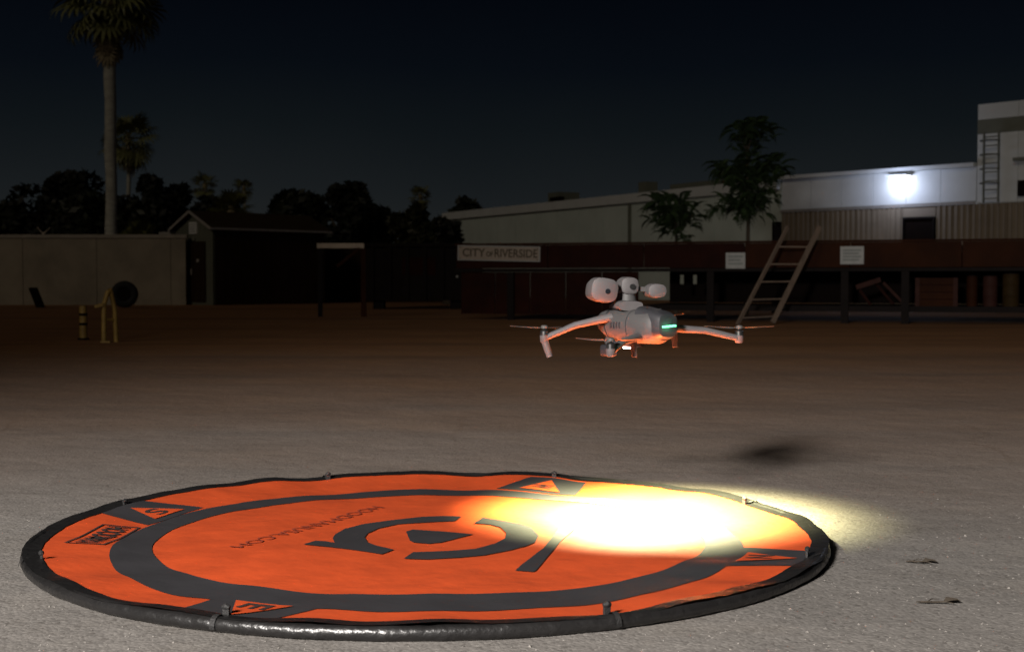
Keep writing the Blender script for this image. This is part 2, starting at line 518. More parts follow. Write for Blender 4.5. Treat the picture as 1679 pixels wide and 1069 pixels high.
for sgn in (-1, 1):
    xe = Wd/2 + sgn*(Wd/2+ov)
    ze = zr - sl*(Wd/2+ov)
    rf.add([(Wd/2,-.18,zr),(xe,-.18,ze),(xe,Ld+.15,ze),(Wd/2,Ld+.15,zr),
            (Wd/2,-.18,zr+th),(xe,-.18,ze+th),(xe,Ld+.15,ze+th),(Wd/2,Ld+.15,zr+th)],
           [(0,1,2,3),(7,6,5,4),(0,4,5,1),(1,5,6,2),(2,6,7,3)])
rf.build('roof', M['shingle'], sh)
tr = MB()
tr.bar((Wd/2, -.20, zr+.02), (-ov, -.20, zr-sl*(Wd/2+ov)+.02), .03, .09)
tr.bar((Wd/2, -.20, zr+.02), (Wd+ov, -.20, zr-sl*(Wd/2+ov)+.02), .03, .09)
tr.build('barge_board', M['shed_trim'], sh)
MB().bar((Wd+ov+.02, -.18, zr-sl*(Wd/2+ov)+.03), (Wd+ov+.02, Ld+.15, zr-sl*(Wd/2+ov)+.03), .03, .07).build('gutter', M['shed_trim'], sh)
vt = MB().box(Wd/2-.22, Wd/2+.20, -.05, -.004, 2.36, 2.74).build('gable_vent', M['ventw'], sh)
for k in range(4):
    MB().box(Wd/2-.18, Wd/2+.16, -.062, -.052, 2.41+k*.08, 2.45+k*.08).build('slat', M['notice'], vt)
d0 = MB().box(.38, 1.05, -.04, -.004, .1, 2.1).build('door', M['shed'], sh)
d1 = MB().box(1.08, 1.75, -.04, -.004, .1, 2.1).build('door', M['shed'], sh)
MB().box(.98, 1.02, -.09, -.042, 1.0, 1.2).build('handle', M['shed_trim'], d0)
MB().box(.40, .52, -.062, -.042, 1.92, 2.04).build('hinge', M['ventw'], d0)
MB().box(1.30, 1.42, -.07, -.042, 1.42, 1.52).build('padlock', M['shed_trim'], d1)
MB().box(1.0, 1.16, -.055, -.006, 2.13, 2.24).build('lamp_box', M['stripe'], sh)
MB().box(-.9, -.22, -.1, .3, 2.335, 2.46).build('gutter_end', M['shed_trim'], sh)

# ------------------------------------------------------------------ timber frame between shed and dumpster
tf = empty('timber_frame', (-4.35, 30.0, 0), 0, 'pale timber post frame with diagonal brace right of the shed', 'frame')
MB().box(0, 1.05, -.05, .05, 1.53, 1.64).build('top_beam', M['paleboard'], tf)
MB().box(.98, 1.09, -.06, .05, 0, 1.525).build('post', M['rust'], tf)
MB().bar((.95, -.085, 1.52), (.45, -.085, 1.12), .05, .07).build('brace', M['rust'], tf)
MB().box(.02, .11, -.06, .05, 0, 1.525).build('post', M['darksteel'], tf)

# ------------------------------------------------------------------ dark board fence, added to block the sky in the gap
bf = empty('added_fence', (-8.6, 50.0, 0), R(-3), 'added dark board fence blocking the sky between the shed and the dumpster', 'fence')
MB().box(0, 7.6, .03, .08, .3, .4).box(0, 7.6, .03, .08, 1.6, 1.7).build('rail', M['darksteel'], bf)
fb = None
for k in range(26):
    if fb is None: fb = MB().box(.001, .289, 0, .028, .0, 2.02).build('board', M['shed'], bf)
    else:
        c = fb.copy(); C.objects.link(c); c.parent = bf; c.location = (k*.29, 0, random.uniform(-.03, .02))

# ------------------------------------------------------------------ dumpster at the back
dm = empty('dumpster', (-4.15, 38.0, 0), R(-4), 'dark ribbed steel dumpster beyond the yard left of the city sign', 'dumpster')
b = MB()
b.add([(0,0,.25),(2.9,0,.25),(3.0,0,1.85),(-.1,0,1.85),(0,1.8,.25),(2.9,1.8,.25),(3.0,1.8,1.85),(-.1,1.8,1.85)],
      [(0,1,2,3),(5,4,7,6),(1,5,6,2),(4,0,3,7),(4,5,1,0)])
b.build('bin_body', M['darksteel'], dm)
for k in range(6):
    MB().box(.15+k*.5, .25+k*.5, -.06, -.003, .26, 1.75).build('rib', M['darksteel'], dm)
MB().box(-.12, 3.02, -.08, -.004, 1.76, 1.86).build('top_rail', M['darksteel'], dm)
MB().box(1.05, 2.0, -.02, -.004, .95, 1.45).build('lit_red_patch', M['maroon'], dm)  # reddish lit area of the side, put in as a maroon plate
for xx in (.2, 2.4):
    MB().box(xx, xx+.3, .1, .5, .0, .245).build('foot', M['darksteel'], dm)
MB().lathe([(.035, 0), (.035, .02)], 12, Matrix.Translation((2.62, -.065, .92)) @ Matrix.Rotation(R(90), 4, 'X')).build('reflector', M['notice'], dm)

# ------------------------------------------------------------------ raised storage deck across the yard
DA = math.atan2(-4.0, 11.66)
dk = empty('storage_deck', (-1.165, 28.0, 0), DA, 'long low rust-brown storage rack with a solid maroon left end', 'storage rack')
Ldk = 14.0
npan = 7
for i in range(npan):
    s0 = i*Ldk/npan
    MB().box(s0+.008, s0+Ldk/npan-.008, 0, .05, 1.06, 1.53).build('fascia_panel', M['rust'] if i > 2 else M['maroon'], dk)
MB().box(0, Ldk, .052, 2.6, 1.40, 1.47).build('upper_deck', M['darksteel'], dk)
MB().box(-.02, Ldk, -.03, .06, 1.535, 1.575).build('top_rail', M['rust'], dk)
MB().box(-.02, Ldk, -.02, .05, .985, 1.05).build('shadow_strip', M['darksteel'], dk)  # dark strip standing in for the shadow line below the fascia
for i in range(5):                         # maroon infill on the left end
    s0 = .1 + i*.76
    MB().box(s0, s0+.74, .03, .07, .12, .98).build('infill_panel', M['maroon'], dk)
for s in (1.21, 5.34, 7.9, 9.0, 11.6, 13.8):
    MB().box(s-.07, s+.07, -.045, .025, 0, .98).build('post', M['darksteel'], dk)
MB().box(4.0, Ldk, .06, 2.4, .22, .33).build('lower_deck', M['darksteel'], dk)
MB().box(4.0, Ldk, 2.42, 2.5, .34, 1.39).build('back_panel', M['void'], dk)
for s in (4.72, 4.98):
    MB().box(s, s+.07, .08, .12, .74, .92).build('bracket', M['stripe'], dk)
def on_deck(s, y, z=0):
    c, sn = math.cos(DA), math.sin(DA)
    return (-1.165 + s*c - y*sn, 28.0 + s*sn + y*c, z)

def text_mesh(body, size, depth=.004, bold=0.0, align='CENTER', space=1.0):
    cu = bpy.data.curves.new('lettering', 'FONT')
    cu.body = body; cu.size = size; cu.extrude = depth; cu.align_x = align; cu.align_y = 'CENTER'
    cu.offset = bold; cu.space_character = space
    cu.resolution_u = 3
    o = bpy.data.objects.new('tmp_text', cu); C.objects.link(o)
    dg = bpy.context.evaluated_depsgraph_get()
    me = bpy.data.meshes.new_from_object(o.evaluated_get(dg))
    bpy.data.objects.remove(o)
    me.materials.clear()
    return me

# city sign on the fascia
cs = empty('city_sign', on_deck(.955, -.035, 1.365), DA, 'long white sign board reading CITY OF RIVERSIDE on the dark rack', 'sign')
cs.rotation_euler = (0, R(1.4), DA)
MB().box(-.90, .90, -.012, .02, -.155, .155).build('board', M['sign'], cs, bevel=.006)
fr = MB()
fr.box(-.90, .90, -.020, -.013, .135, .155).box(-.90, .90, -.020, -.013, -.155, -.135)
fr.box(-.90, -.88, -.020, -.013, -.134, .134).box(.88, .90, -.020, -.013, -.134, .134)
fr.build('border', M['notice'], cs)
for bx_ in (-.845, .845):
    for bz_ in (-.115, .115):
        MB().lathe([(.011,0),(.011,.005),(.006,.007)], 8, Matrix.Translation((bx_, -.0125, bz_)) @ Matrix.Rotation(R(90),4,'X')).build('bolt', M['darksteel'], cs)
for body, size, px_, pz in (('CITY', .235, -.55, 0), ('OF', .14, -.195, -.02), ('RIVERSIDE', .235, .375, 0)):
    me = text_mesh(body, size, .003, .004)
    me.transform(Matrix.Rotation(R(90), 4, 'X'))
    wdt = max(v.co.x for v in me.vertices) - min(v.co.x for v in me.vertices)
    tgt = {'CITY': .50, 'OF': .15, 'RIVERSIDE': .93}[body]
    me.transform(Matrix.Diagonal((tgt/wdt, 1, 1, 1)))
    o = link('lettering', me, M['sign_ink'], cs); o.location = (px_, -.017, pz)

def notice(loc, w, h, label, lines):
    t = empty('notice_sign', loc, DA, label, 'notice', 'notices on the rack')
    MB().box(-w/2, w/2, -.01, .012, -h/2, h/2).build('board', M['notice'], t, bevel=.004)
    for k in range(lines):
        zz = h/2 - .07 - k*(h-.1)/lines
        MB().box(-w/2+.05, w/2-.05-.04*(k % 2), -.014, -.0105, zz-.022, zz+.012).build('text_line', M['notice_ink'], t)
    return t
notice(on_deck(5.83, -.03, 1.195), .38, .31, 'smaller white notice panel with a bright strip, left of the ladder', 3)
notice(on_deck(8.03, -.03, 1.285), .435, .34, 'brighter square white notice right of the leaning ladder', 4)

# things stored on the lower deck, right of the ladder
cr = empty('wooden_crate', on_deck(9.55, .45, .33), DA, 'reddish wooden crate on the lower shelf of the rack', 'crate')
for k in range(4):
    MB().box(-.38, .38, -.25, -.225, k*.135, k*.135+.12).build('plank', M['rust'], cr)
MB().box(-.36, .36, -.22, .25, 0, .53).build('crate_body', M['maroon'], cr)
for xx in (-.38, .30):
    MB().box(xx, xx+.08, -.275, -.252, 0, .53).build('batten', M['mauve'], cr)
def drum(s, r, h, m_, label, tilt=0):
    t = empty('drum', on_deck(s, .35, .33), DA, label, 'drum', 'drums on the rack')
    t.rotation_euler = (0, tilt, DA)
    MB().lathe([(r*.97,0),(r,.02),(r,h*.32),(r*1.04,h*.34),(r,h*.36),(r,h*.66),(r*1.04,h*.68),(r,h*.7),(r,h-.02),(r*.96,h)], 20).build('barrel', M[m_], t, smooth=True)
    MB().lathe([(r*.9,h+.001),(r*.9,h+.015)], 20).build('lid', M['darksteel'], t)
drum(10.18, .10, .56, 'rust', 'narrow brown drum beside the reddish crate')
drum(10.50, .13, .56, 'mauve', 'faded pinkish drum between the brown and ochre drums')
drum(10.86, .15, .60, 'ochre', 'ochre drum, widest of the three beside the crate')
drum(11.35, .16, .55, 'maroon', 'dark maroon drum right of the ochre drum')
sw = empty('sawhorse', on_deck(8.55, .3, .33), DA, 'folded pinkish sawhorse lying on the lower shelf left of the crate', 'sawhorse')
MB().bar((-.45, -.2, .35), (.0, -.2, .50), .05, .09).build('top_bar', M['mauve'], sw)
MB().bar((.05, -.22, .44), (.42, -.22, .05), .05, .05).build('leg', M['mauve'], sw)
MB().bar((-.38, -.22, .30), (-.18, -.22, .02), .05, .05).build('leg', M['maroon'], sw)
MB().bar((-.1, .05, .42), (.22, .05, .03), .05, .05).build('leg', M['maroon'], sw)

# leaning ladder
ld = empty('wooden_ladder', (4.6, 25.0, 0), 0, 'weathered wooden ladder leaning in front of the rack between the notices', 'ladder')
def P3(px, py, Y):
    return Vector(((px-839.5)/2200*Y, Y, .81-(py-460)/2200*Y)) - Vector((4.6, 25.0, 0))
a0, a1 = P3(1209, 533, 24.4), P3(1291, 372, 25.35)
b0, b1 = P3(1267, 529, 24.8), P3(1343, 372, 25.25)
MB().bar(a0, a1, .035, .07).build('rail', M['wood'], ld)
MB().bar(b0, b1, .045, .085).build('rail', M['wood'], ld)
for k in range(5):
    t_ = .07 + k*.18
    MB().tube([a0.lerp(a1, t_), b0.lerp(b1, t_-.005)], .015, 8).build('rung', M['wood'], ld)

po = MB().box(6.42, 6.62, 33, 33.2, 0, 2.25).build('fence_post', M['darksteel'])
props(po, 'dark square post standing behind the rack beside the ladder top', 'post')

# ------------------------------------------------------------------ yellow posts, tyre, leaning board
yb = empty('yellow_bollard', (-5.85, 18.3, 0), 0, 'short worn yellow pipe bollard, shorter of the two yellow posts', 'bollard')
MB().lathe([(.052,0),(.052,.44),(.045,.465),(.02,.475)], 16).build('pipe', M['yellow'], yb, smooth=True)
MB().lathe([(.075,0),(.075,.03)], 16).build('base_plate', M['darksteel'], yb)
for z in (.20, .33):
    MB().lathe([(.055,z),(.055,z+.035)], 16).build('band', M['darksteel'], yb)
ya = empty('yellow_barrier_post', (-5.28, 17.55, 0), R(12), 'tall yellow twin-leg post frame beside the short yellow bollard', 'barrier')
MB().tube([(-.06,0,0),(-.055,0,.5),(.0,0,.68)], [.032,.032,.03], 12).build('leg', M['yellow'], ya, smooth=True)
MB().tube([(.085,.12,0),(.07,.10,.45),(.02,.02,.70)], [.032,.032,.03], 12).build('leg', M['yellow'], ya, smooth=True)
MB().bar((-.06,-.04,.5), (-.17,-.06,.47), .04).build('stub', M['yellow'], ya)
MB().box(-.10, .02, -.07, .07, 0, .02).build('foot_plate', M['yellow'], ya)
MB().bar((-.055,0,.30), (.075,.10,.30), .03).build('cross_bar', M['yellow'], ya)
ty = empty('tyre', (-11.55, 40.0, .40), R(15), 'black tyre standing on edge behind the tall yellow post', 'tyre')
tm = MB()
nn, mm = 28, 12
vs_, fs_ = [], []
for i in range(nn):
    a = 2*PI*i/nn
    for j in range(mm):
        bb = 2*PI*j/mm
        rr = .285 + .115*math.cos(bb)
        vs_.append((rr*math.cos(a), .09*math.sin(bb), rr*math.sin(a)))
for i in range(nn):
    for j in range(mm):
        fs_.append((i*mm+j, ((i+1)%nn)*mm+j, ((i+1)%nn)*mm+(j+1)%mm, i*mm+(j+1)%mm))
tm.add(vs_, fs_); tm.build('tread', M['rubber'], ty, smooth=True)
MB().lathe([(.17,-.05),(.19,-.04),(.19,.04),(.17,.05)], 24, Matrix.Rotation(R(90), 4, 'X')).build('rim', M['darksteel'], ty)
bd = MB().bar((-14.05, 40.0, .0), (-14.45, 40.5, .58), .26, .05).build('plank', M['darksteel'])
props(bd, 'dark plank leaning at a slant near the left end of the yard', 'plank')

# ------------------------------------------------------------------ vegetation
def fan_leaf(seed, pet=1.0, rad=1.0, n=15, spread=R(115), droop=.5, width=.075):
    """petiole along +x then a pleated fan; tips droop"""
    r = random.Random(seed)
    m = MB()
    m.tube([(0,0,0), (pet*.5,0,.05*pet), (pet,0,0)], [.035,.026,.018], 5)
    for k in range(n):
        a = -spread + 2*spread*k/(n-1)
        L = rad*(.72 + .28*math.cos(a*.7))*r.uniform(.9,1.08)
        d = Vector((math.cos(a), math.sin(a), 0))
        s_ = Vector((-d.y, d.x, 0))
        base = Vector((pet,0,0))
        p1 = base + d*L*.5 + Vector((0,0,.04*(k%2)-.06*droop))
        p2 = base + d*L*.85 + Vector((0,0,-.30*droop*L*r.uniform(.8,1.3)))
        p3 = base + d*L*.98 + Vector((0,0,-.72*droop*L*r.uniform(.8,1.3)))
        w = width*L
        m.add([base, p1+s_*w, p2+s_*w*.6, p3, p2-s_*w*.6, p1-s_*w], [(0,1,5),(1,2,4,5),(2,3,4)])
    me = bpy.data.meshes.new('frond'); me.from_pydata(m.v, [], m.f)
    return me
FAN = {}
def fan_mesh(key, mk):
    if (key, mk) not in FAN:
        me = fan_leaf(key); me.materials.append(M[mk]); FAN[(key, mk)] = me
    return FAN[(key, mk)]

def palm(loc, h, tr_, scale, nf, label, mk='frond', skirt=0, lo=-50, hi=70, lean=0.0, seed=1, name='fan_palm', group=None):
    r = random.Random(seed)
    t = empty(name, loc, r.uniform(0, 6), label, 'palm tree', group)
    pts, rad = [], []
    for k in range(13):
        z = h*k/12
        pts.append((lean*(k/12)**1.5 + .02*math.sin(k*1.7), .02*math.cos(k*2.1), z))
        rad.append(tr_*(1.25-.35*min(1, k/3) - .02*k/12) * r.uniform(.96, 1.04))
    MB().tube(pts, rad, 14).build('trunk', M['bark'], t, smooth=True)
    top = Vector(pts[-1])
    MB().loft([(-.5*scale,0,0,tr_*.8,tr_*.8),(0,0,0,tr_*1.35,tr_*1.35),(.5*scale,0,0,tr_*.7,tr_*.7)], 12, 2.2,
              Matrix.Translation(top+Vector((0,0,.25*scale))) @ Matrix.Rotation(R(90),4,'X')).build('crown_shaft', M['thatch'], t)
    for k in range(nf):
        f = (k+.5)/nf
        el = R(hi + (lo-hi)*f + r.uniform(-7,7))
        az = k*2.39996 + r.uniform(-.2,.2)
        o = bpy.data.objects.new('frond', fan_mesh(k % 5, mk)); C.objects.link(o); o.parent = t
        s = scale*r.uniform(.85,1.12)
        o.matrix_local = (Matrix.Translation(top + Vector((0,0,.35*scale*(1-f)))) @ Matrix.Rotation(az,4,'Z')
                          @ Matrix.Rotation(-el,4,'Y') @ Matrix.Rotation(r.uniform(-.5,.5),4,'X') @ Matrix.Scale(s,4))
    for k in range(skirt):
        az = k*2.39996
        el = R(-74 + r.uniform(-9, 9))
        o = bpy.data.objects.new('dead_frond', fan_mesh(10 + k % 3, 'thatch')); C.objects.link(o); o.parent = t
        s = scale*r.uniform(.45,.68)
        o.matrix_local = (Matrix.Translation(top + Vector((0,0,-1.35*scale*(k/skirt)+.2*scale))) @ Matrix.Rotation(az,4,'Z')
                          @ Matrix.Rotation(-el,4,'Y') @ Matrix.Rotation(r.uniform(-.8,.8),4,'X') @ Matrix.Scale(s,4))
    return t
def gx(px, Y): return (px-839.5)/2200*Y
def gz(py, Y): return .81-(py-460)/2200*Y
palm((gx(184,60),60,0), 13.1, .29, 1.25, 50, 'tall fan palm with a shaggy skirt, tallest tree left of the shed', skirt=60, lo=-52, seed=3)
palm((gx(213,80),80,0), 8.9, .14, .92, 36, 'slim shorter fan palm just right of the tallest palm', skirt=10, lo=-70, seed=5)
palm((gx(381,64),64,0), 3.9, .16, .62, 22, 'low yellow-green fan palm rising behind the shed roof', 'frond_y', 0, -25, 80, seed=8)
palm((gx(232,52),52,0), 2.15, .14, .50, 20, 'small yellow-green fan palm peeking over the grey wall', 'frond_y', 0, -15, 80, seed=9)
palm((gx(338,105),105,0), 8.0, .14, .62, 24, 'distant dark palm behind the peak of the shed', seed=11, skirt=4, group='far palms')
palm((gx(402,110),110,0), 8.2, .12, .50, 22, 'distant little palm right of the yellow-green palm', seed=12, skirt=4, group='far palms')
palm((gx(690,105),105,0), 7.2, .12, .52, 22, 'distant palm above the olive bush near the warehouse end', seed=13, skirt=4, group='far palms')
wt = empty('dead_shrub', (gx(72,50),50,0), 0, 'bare pale forked twigs poking above the grey wall', 'shrub')
MB().tube([(0,0,0),(0,0,2.3),(.02,0,2.62)], [.05,.04,.025], 6).build('stem', M['paleboard'], wt)
MB().tube([(.02,0,2.5),(-.22,0,2.8)], [.025,.012], 5).build('branch', M['paleboard'], wt)
MB().tube([(.02,0,2.55),(.28,0,2.78)], [.025,.012], 5).build('branch', M['paleboard'], wt)

def bushy(px, top, w, Y, mk, label, seed, n=2600, group='dark trees beyond the yard', bot=420):
    r = random.Random(seed)
    x0 = gx(px, Y); z1 = gz(top, Y); z0 = max(.2, gz(bot, Y)); hw = w/2/2200*Y
    t = empty('tree', (x0, Y, 0), 0, label, 'tree', group)
    MB().tube([(0,0,0),(.1,0,z1*.3),(-.05,.1,z1*.62)], [.28,.22,.12], 8).build('trunk', M['trunk'], t)
    for k in range(4):
        a = k*1.6
        MB().tube([(0,0,z1*.35),(hw*.5*math.cos(a),hw*.5*math.sin(a),z1*.68)], [.12,.05], 6).build('branch', M['trunk'], t)
    lobes = []
    for k in range(17):
        a = r.uniform(0, 2*PI); q = r.uniform(.05, .74)
        zz = r.uniform(.04, .80)
        lobes.append((Vector((hw*q*math.cos(a)*(1.1-.5*zz*zz), hw*q*math.sin(a), z0+(z1-z0)*zz)), hw*r.uniform(.30,.52)))
    lobes.append((Vector((r.uniform(-.2,.2)*hw, 0, z1-hw*.32)), hw*.34))
    V, F = [], []
    for k in range(n):
        c, rad = lobes[r.randrange(len(lobes))]
        d = Vector((r.gauss(0,1), r.gauss(0,1), r.gauss(0,1))).normalized()
        p = c + d*rad*(.35+.65*r.random()**.4)*Vector((1,1,.85)).z
        p.z = min(p.z, z1)
        s = r.uniform(.14,.34)
        u_ = Vector((r.gauss(0,1), r.gauss(0,1), r.gauss(0,.6))).normalized()
        v_ = u_.cross(Vector((r.gauss(0,1), r.gauss(0,1), r.gauss(0,1)))).normalized()
        i0 = len(V)
        V += [p-u_*s, p+v_*s*.5, p+u_*s, p-v_*s*.5]; F.append((i0,i0+1,i0+2,i0+3))
    MB().add(V, F)
    me = bpy.data.meshes.new('crown'); me.from_pydata([tuple(q) for q in V], [], F)
    link('crown', me, M[mk], t)
bushy(22, 330, 100, 72, 'leaf', 'dark tree at the far left end above the wall', 21)
bushy(108, 277, 170, 72, 'leaf_b', 'broad near-black tree left of the tallest palm', 22, 4600)
bushy(262, 283, 150, 74, 'leaf_b', 'near-black tree between the slim palm and the shed', 23, 4400)
bushy(175, 318, 190, 68, 'leaf', 'low dark tree in front of the palm trunk', 24, 2400)
bushy(350, 318, 130, 78, 'leaf_b', 'dark tree behind the shed peak', 25, 1800)
bushy(485, 310, 150, 70, 'leaf', 'round dark-green tree behind the right end of the shed', 26, 3200)
bushy(577, 297, 135, 66, 'leaf_b', 'tallest black rounded tree right of the shed', 27, 4200)
bushy(625, 340, 60, 68, 'leaf_b', 'small black tree leaning out right of the tallest rounded one', 30, 1600)
bushy(690, 332, 115, 64, 'leaf_o', 'olive bushy tree in front of the warehouse end', 28, 3000)
bushy(757, 320, 80, 92, 'leaf', 'dark tree behind the warehouse roof edge', 29, 1800)
bushy(738, 368, 44, 45, 'leaf_b', 'small dark bush at the left corner of the warehouse', 31, 900, bot=430)

def pinnate(seed, L=.62, n=10):
    r = random.Random(seed)
    pts = [Vector((L*t, 0, .22*L*math.sin(t*2.6)-.55*L*t*t)) for t in [k/n for k in range(n+1)]]
    m = MB(); m.tube(pts, [.008]*len(pts), 4)
    for k in range(2, n+1):
        for sd in (-1, 1):
            p = pts[k]
            l_ = L*.40*math.sin(PI*(.15+.8*k/n))*r.uniform(.85,1.15)
            d = Vector((.45, sd, -.45)).normalized()
            w = Vector((1, -sd*.4, 0)).normalized()*l_*.24
            m.add([p, p+d*l_*.5+w, p+d*l_, p+d*l_*.5-w], [(0,1,2,3)])
    me = bpy.data.meshes.new('leaf'); me.from_pydata(m.v, [], m.f); me.materials.append(M['leaf_t'])
    return me
PIN = [pinnate(40+k) for k in range(4)]
def feather_tree(px, Y, clumps, trunk_top, label, seed):
    r = random.Random(seed)
    t = empty('young_tree', (gx(px, Y), Y, 0), 0, label, 'tree', 'young feathery trees behind the rack')
    MB().tube([(0,0,0),(.03,0,trunk_top*.5),(-.02,.03,trunk_top)], [.055,.045,.02], 8).build('trunk', M['trunk'], t, smooth=True)
    for (cx, cy, rx, rz, n) in clumps:
        c = Vector((gx(cx, Y)-gx(px, Y), 0, gz(cy, Y)))
        MB().tube([(0,0,min(trunk_top, max(.9, c.z-rz*1.4))), c], [.025,.012], 5).build('branch', M['trunk'], t)
        for k in range(int(n*1.7)):
            az = k*2.39996 + r.uniform(-.3,.3)
            el = R(r.uniform(-35, 60))
            o = bpy.data.objects.new('leaf', PIN[k % 4]); C.objects.link(o); o.parent = t
            off = Vector((r.uniform(-.8,.8)*rx, r.uniform(-.8,.8)*rx, r.uniform(-.75,.75)*rz))
            s = min(.85, max(.45, rx/.6))*r.uniform(.55,1.0)
            o.matrix_local = (Matrix.Translation(c+off) @ Matrix.Rotation(az,4,'Z') @ Matrix.Rotation(-el,4,'Y') @ Matrix.Scale(s,4))
feather_tree(1224, 32, [(1232,222,.50,.30,40),(1215,232,.3,.2,16),(1230,256,.32,.22,18),(1205,285,.52,.30,42),(1250,283,.50,.34,44),(1225,310,.6,.25,40),(1195,335,.42,.22,24),(1228,345,.5,.2,30),(1258,330,.3,.22,16)], 4.3,
             'tall young tree with drooping feathery leaves against the warehouse', 51)
feather_tree(1108, 33, [(1098,340,.50,.26,40),(1115,362,.5,.25,30),(1080,358,.35,.2,16),(1138,352,.3,.15,12),(1108,388,.4,.15,14)], 2.5,
             'shorter feathery young tree left of the tall one', 52)

# ------------------------------------------------------------------ landing pad
XC, YC, RP = -.25, 4.19, 1.22
pad = empty('landing_pad', (XC, YC, 0), 0, 'big round orange landing pad with dark grey rings and markings', 'landing pad')
def H(x, y):
    r = math.hypot(x, y)/RP
    n1 = mnoise.noise(Vector((x*2.5+3.1, y*2.5+1.7, .3)))
    n2 = mnoise.noise(Vector((x*5.5, y*5.5, 2.3)))
    a = math.atan2(y, x)
    rad = mnoise.noise(Vector((math.cos(a)*6, math.sin(a)*6, r*.8)))*max(0, (r-.50))*.028
    edge = .0215*max(0, (r-.70)/.27)**1.5
    return .013 + edge + (.0085*n1 + .0020*n2)*min(1, (1.02-r)*5) + rad
RF = 1.186
fab = MB()
NR, NA = 62, 300
vs_ = [(0, 0, H(0, 0))]
for i in range(1, NR+1):
    rr = RF*i/NR
    for k in range(NA):
        a = 2*PI*k/NA
        vs_.append((rr*math.cos(a), rr*math.sin(a), H(rr*math.cos(a), rr*math.sin(a))))
fs_ = [(0, 1+k, 1+(k+1) % NA) for k in range(NA)]
for i in range(NR-1):
    for k in range(NA):
        k2 = (k+1) % NA
        fs_.append((1+i*NA+k, 1+(i+1)*NA+k, 1+(i+1)*NA+k2, 1+i*NA+k2))
fab.add(vs_, fs_)
fab.build('fabric', M['orange'], pad, smooth=True)

def drape_mesh(bm, lift):
    for _ in range(5):
        es = [e for e in bm.edges if e.calc_length() > .045]
        if not es: break
        bmesh.ops.subdivide_edges(bm, edges=es, cuts=1)
        bmesh.ops.triangulate(bm, faces=bm.faces)
    for v in bm.verts:
        v.co.z = H(v.co.x, v.co.y) + lift
    bmesh.ops.recalc_face_normals(bm, faces=bm.faces)
    if sum(f.normal.z for f in bm.faces) < 0: bmesh.ops.reverse_faces(bm, faces=bm.faces)
def drape_poly(name, pts, m_, parent, lift=.0022):
    bm = bmesh.new()
    vs2 = [bm.verts.new((x_*RP, y_*RP, 0)) for x_, y_ in pts]
    f = bm.faces.new(vs2)
    bmesh.ops.triangulate(bm, faces=[f])
    drape_mesh(bm, lift)
    me = bpy.data.meshes.new(name); bm.to_mesh(me); bm.free()
    return link(name, me, M[m_], parent, True)
def drape_text(body, m_, parent, centre, rot, length, height, bold=0.0, lift=.0034, name='lettering'):
    me = text_mesh(body, .2, 0, bold)
    xs = [v.co.x for v in me.vertices]; ys = [v.co.y for v in me.vertices]
    me.transform(Matrix.Translation((-(min(xs)+max(xs))/2, -(min(ys)+max(ys))/2, 0)))
    me.transform(Matrix.Diagonal((length/(max(xs)-min(xs)), height/(max(ys)-min(ys)), 1, 1)))
    me.transform(Matrix.Translation((centre[0]*RP, centre[1]*RP, 0)) @ Matrix.Rotation(rot, 4, 'Z'))
    bm = bmesh.new(); bm.from_mesh(me)
    bmesh.ops.triangulate(bm, faces=bm.faces)
    drape_mesh(bm, lift)
    bm.to_mesh(me); bm.free()
    return link(name, me, M[m_], parent)
# the big dark ring
OY = -.03
rv, rfc = [], []
NA2 = 260
for k in range(NA2):
    a = 2*PI*k/NA2
    for j in range(9):
        ri_ = .650 + .042*math.cos(a)**2; ro_ = .790 - .030*math.sin(a) - .012*math.cos(a)**2
        rr = ri_ + (ro_-ri_)*j/8
        x_, y_ = rr*math.cos(a)*RP, rr*math.sin(a)*RP + OY*RP
        rv.append((x_, y_, H(x_, y_)+.002))
for k in range(NA2):
    for j in range(8):
        k2 = (k+1) % NA2
        rfc.append((k*9+j, k*9+j+1, k2*9+j+1, k2*9+j))
MB().add(rv, rfc).build('ring_marking', M['print'], pad, smooth=True)
# four compass tabs between ring and rim, each with an orange arrowhead and a letter
def rotp(pts, a):
    c, s = math.cos(a), math.sin(a)
    return [(x_*c-y_*s, x_*s+y_*c+OY) for x_, y_ in pts]
for ang_d, letter in ((-111, 'E'), (159, 'S'), (69, 'W'), (-21, 'N')):
    a = R(ang_d)
    tab = drape_poly('compass_tab', rotp([(.772, -.130), (.958, -.105), (.965, 0), (.960, .085), (.772, .130)], a), 'print', pad, .0018)
    drape_poly('arrowhead', rotp([(.795, -.072), (.925, .0), (.798, .062)], a), 'orange', tab, .0050)
    cx, cy = rotp([(.838, 0)], a)[0]
    drape_text(letter, 'ink', tab, (cx, cy), R(-21-90), .062, .075, .004, .0068, 'compass_letter')
arcL = [(0.066,0.222),(0.013,0.23),(-0.044,0.222),(-0.127,0.175),(-0.197,0.122),(-0.236,0.058),(-0.25,-0.029),(-0.249,-0.088),(-0.235,-0.156),(-0.26,-0.134),(-0.287,-0.127),(-0.309,-0.183),(-0.198,-0.243),(-0.105,-0.289),(-0.081,-0.233),(-0.128,-0.189),(-0.154,-0.145),(-0.17,-0.069),(-0.169,-0.004),(-0.149,0.07),(-0.103,0.122),(-0.029,0.141),(0.05,0.157)]
arrow = [(-0.072,0.02),(-0.056,0.05),(0.024,0.02),(0.105,-0.029),(0.073,-0.069),(0.028,-0.134),(-0.002,-0.15),(-0.042,-0.134),(-0.052,-0.111)]
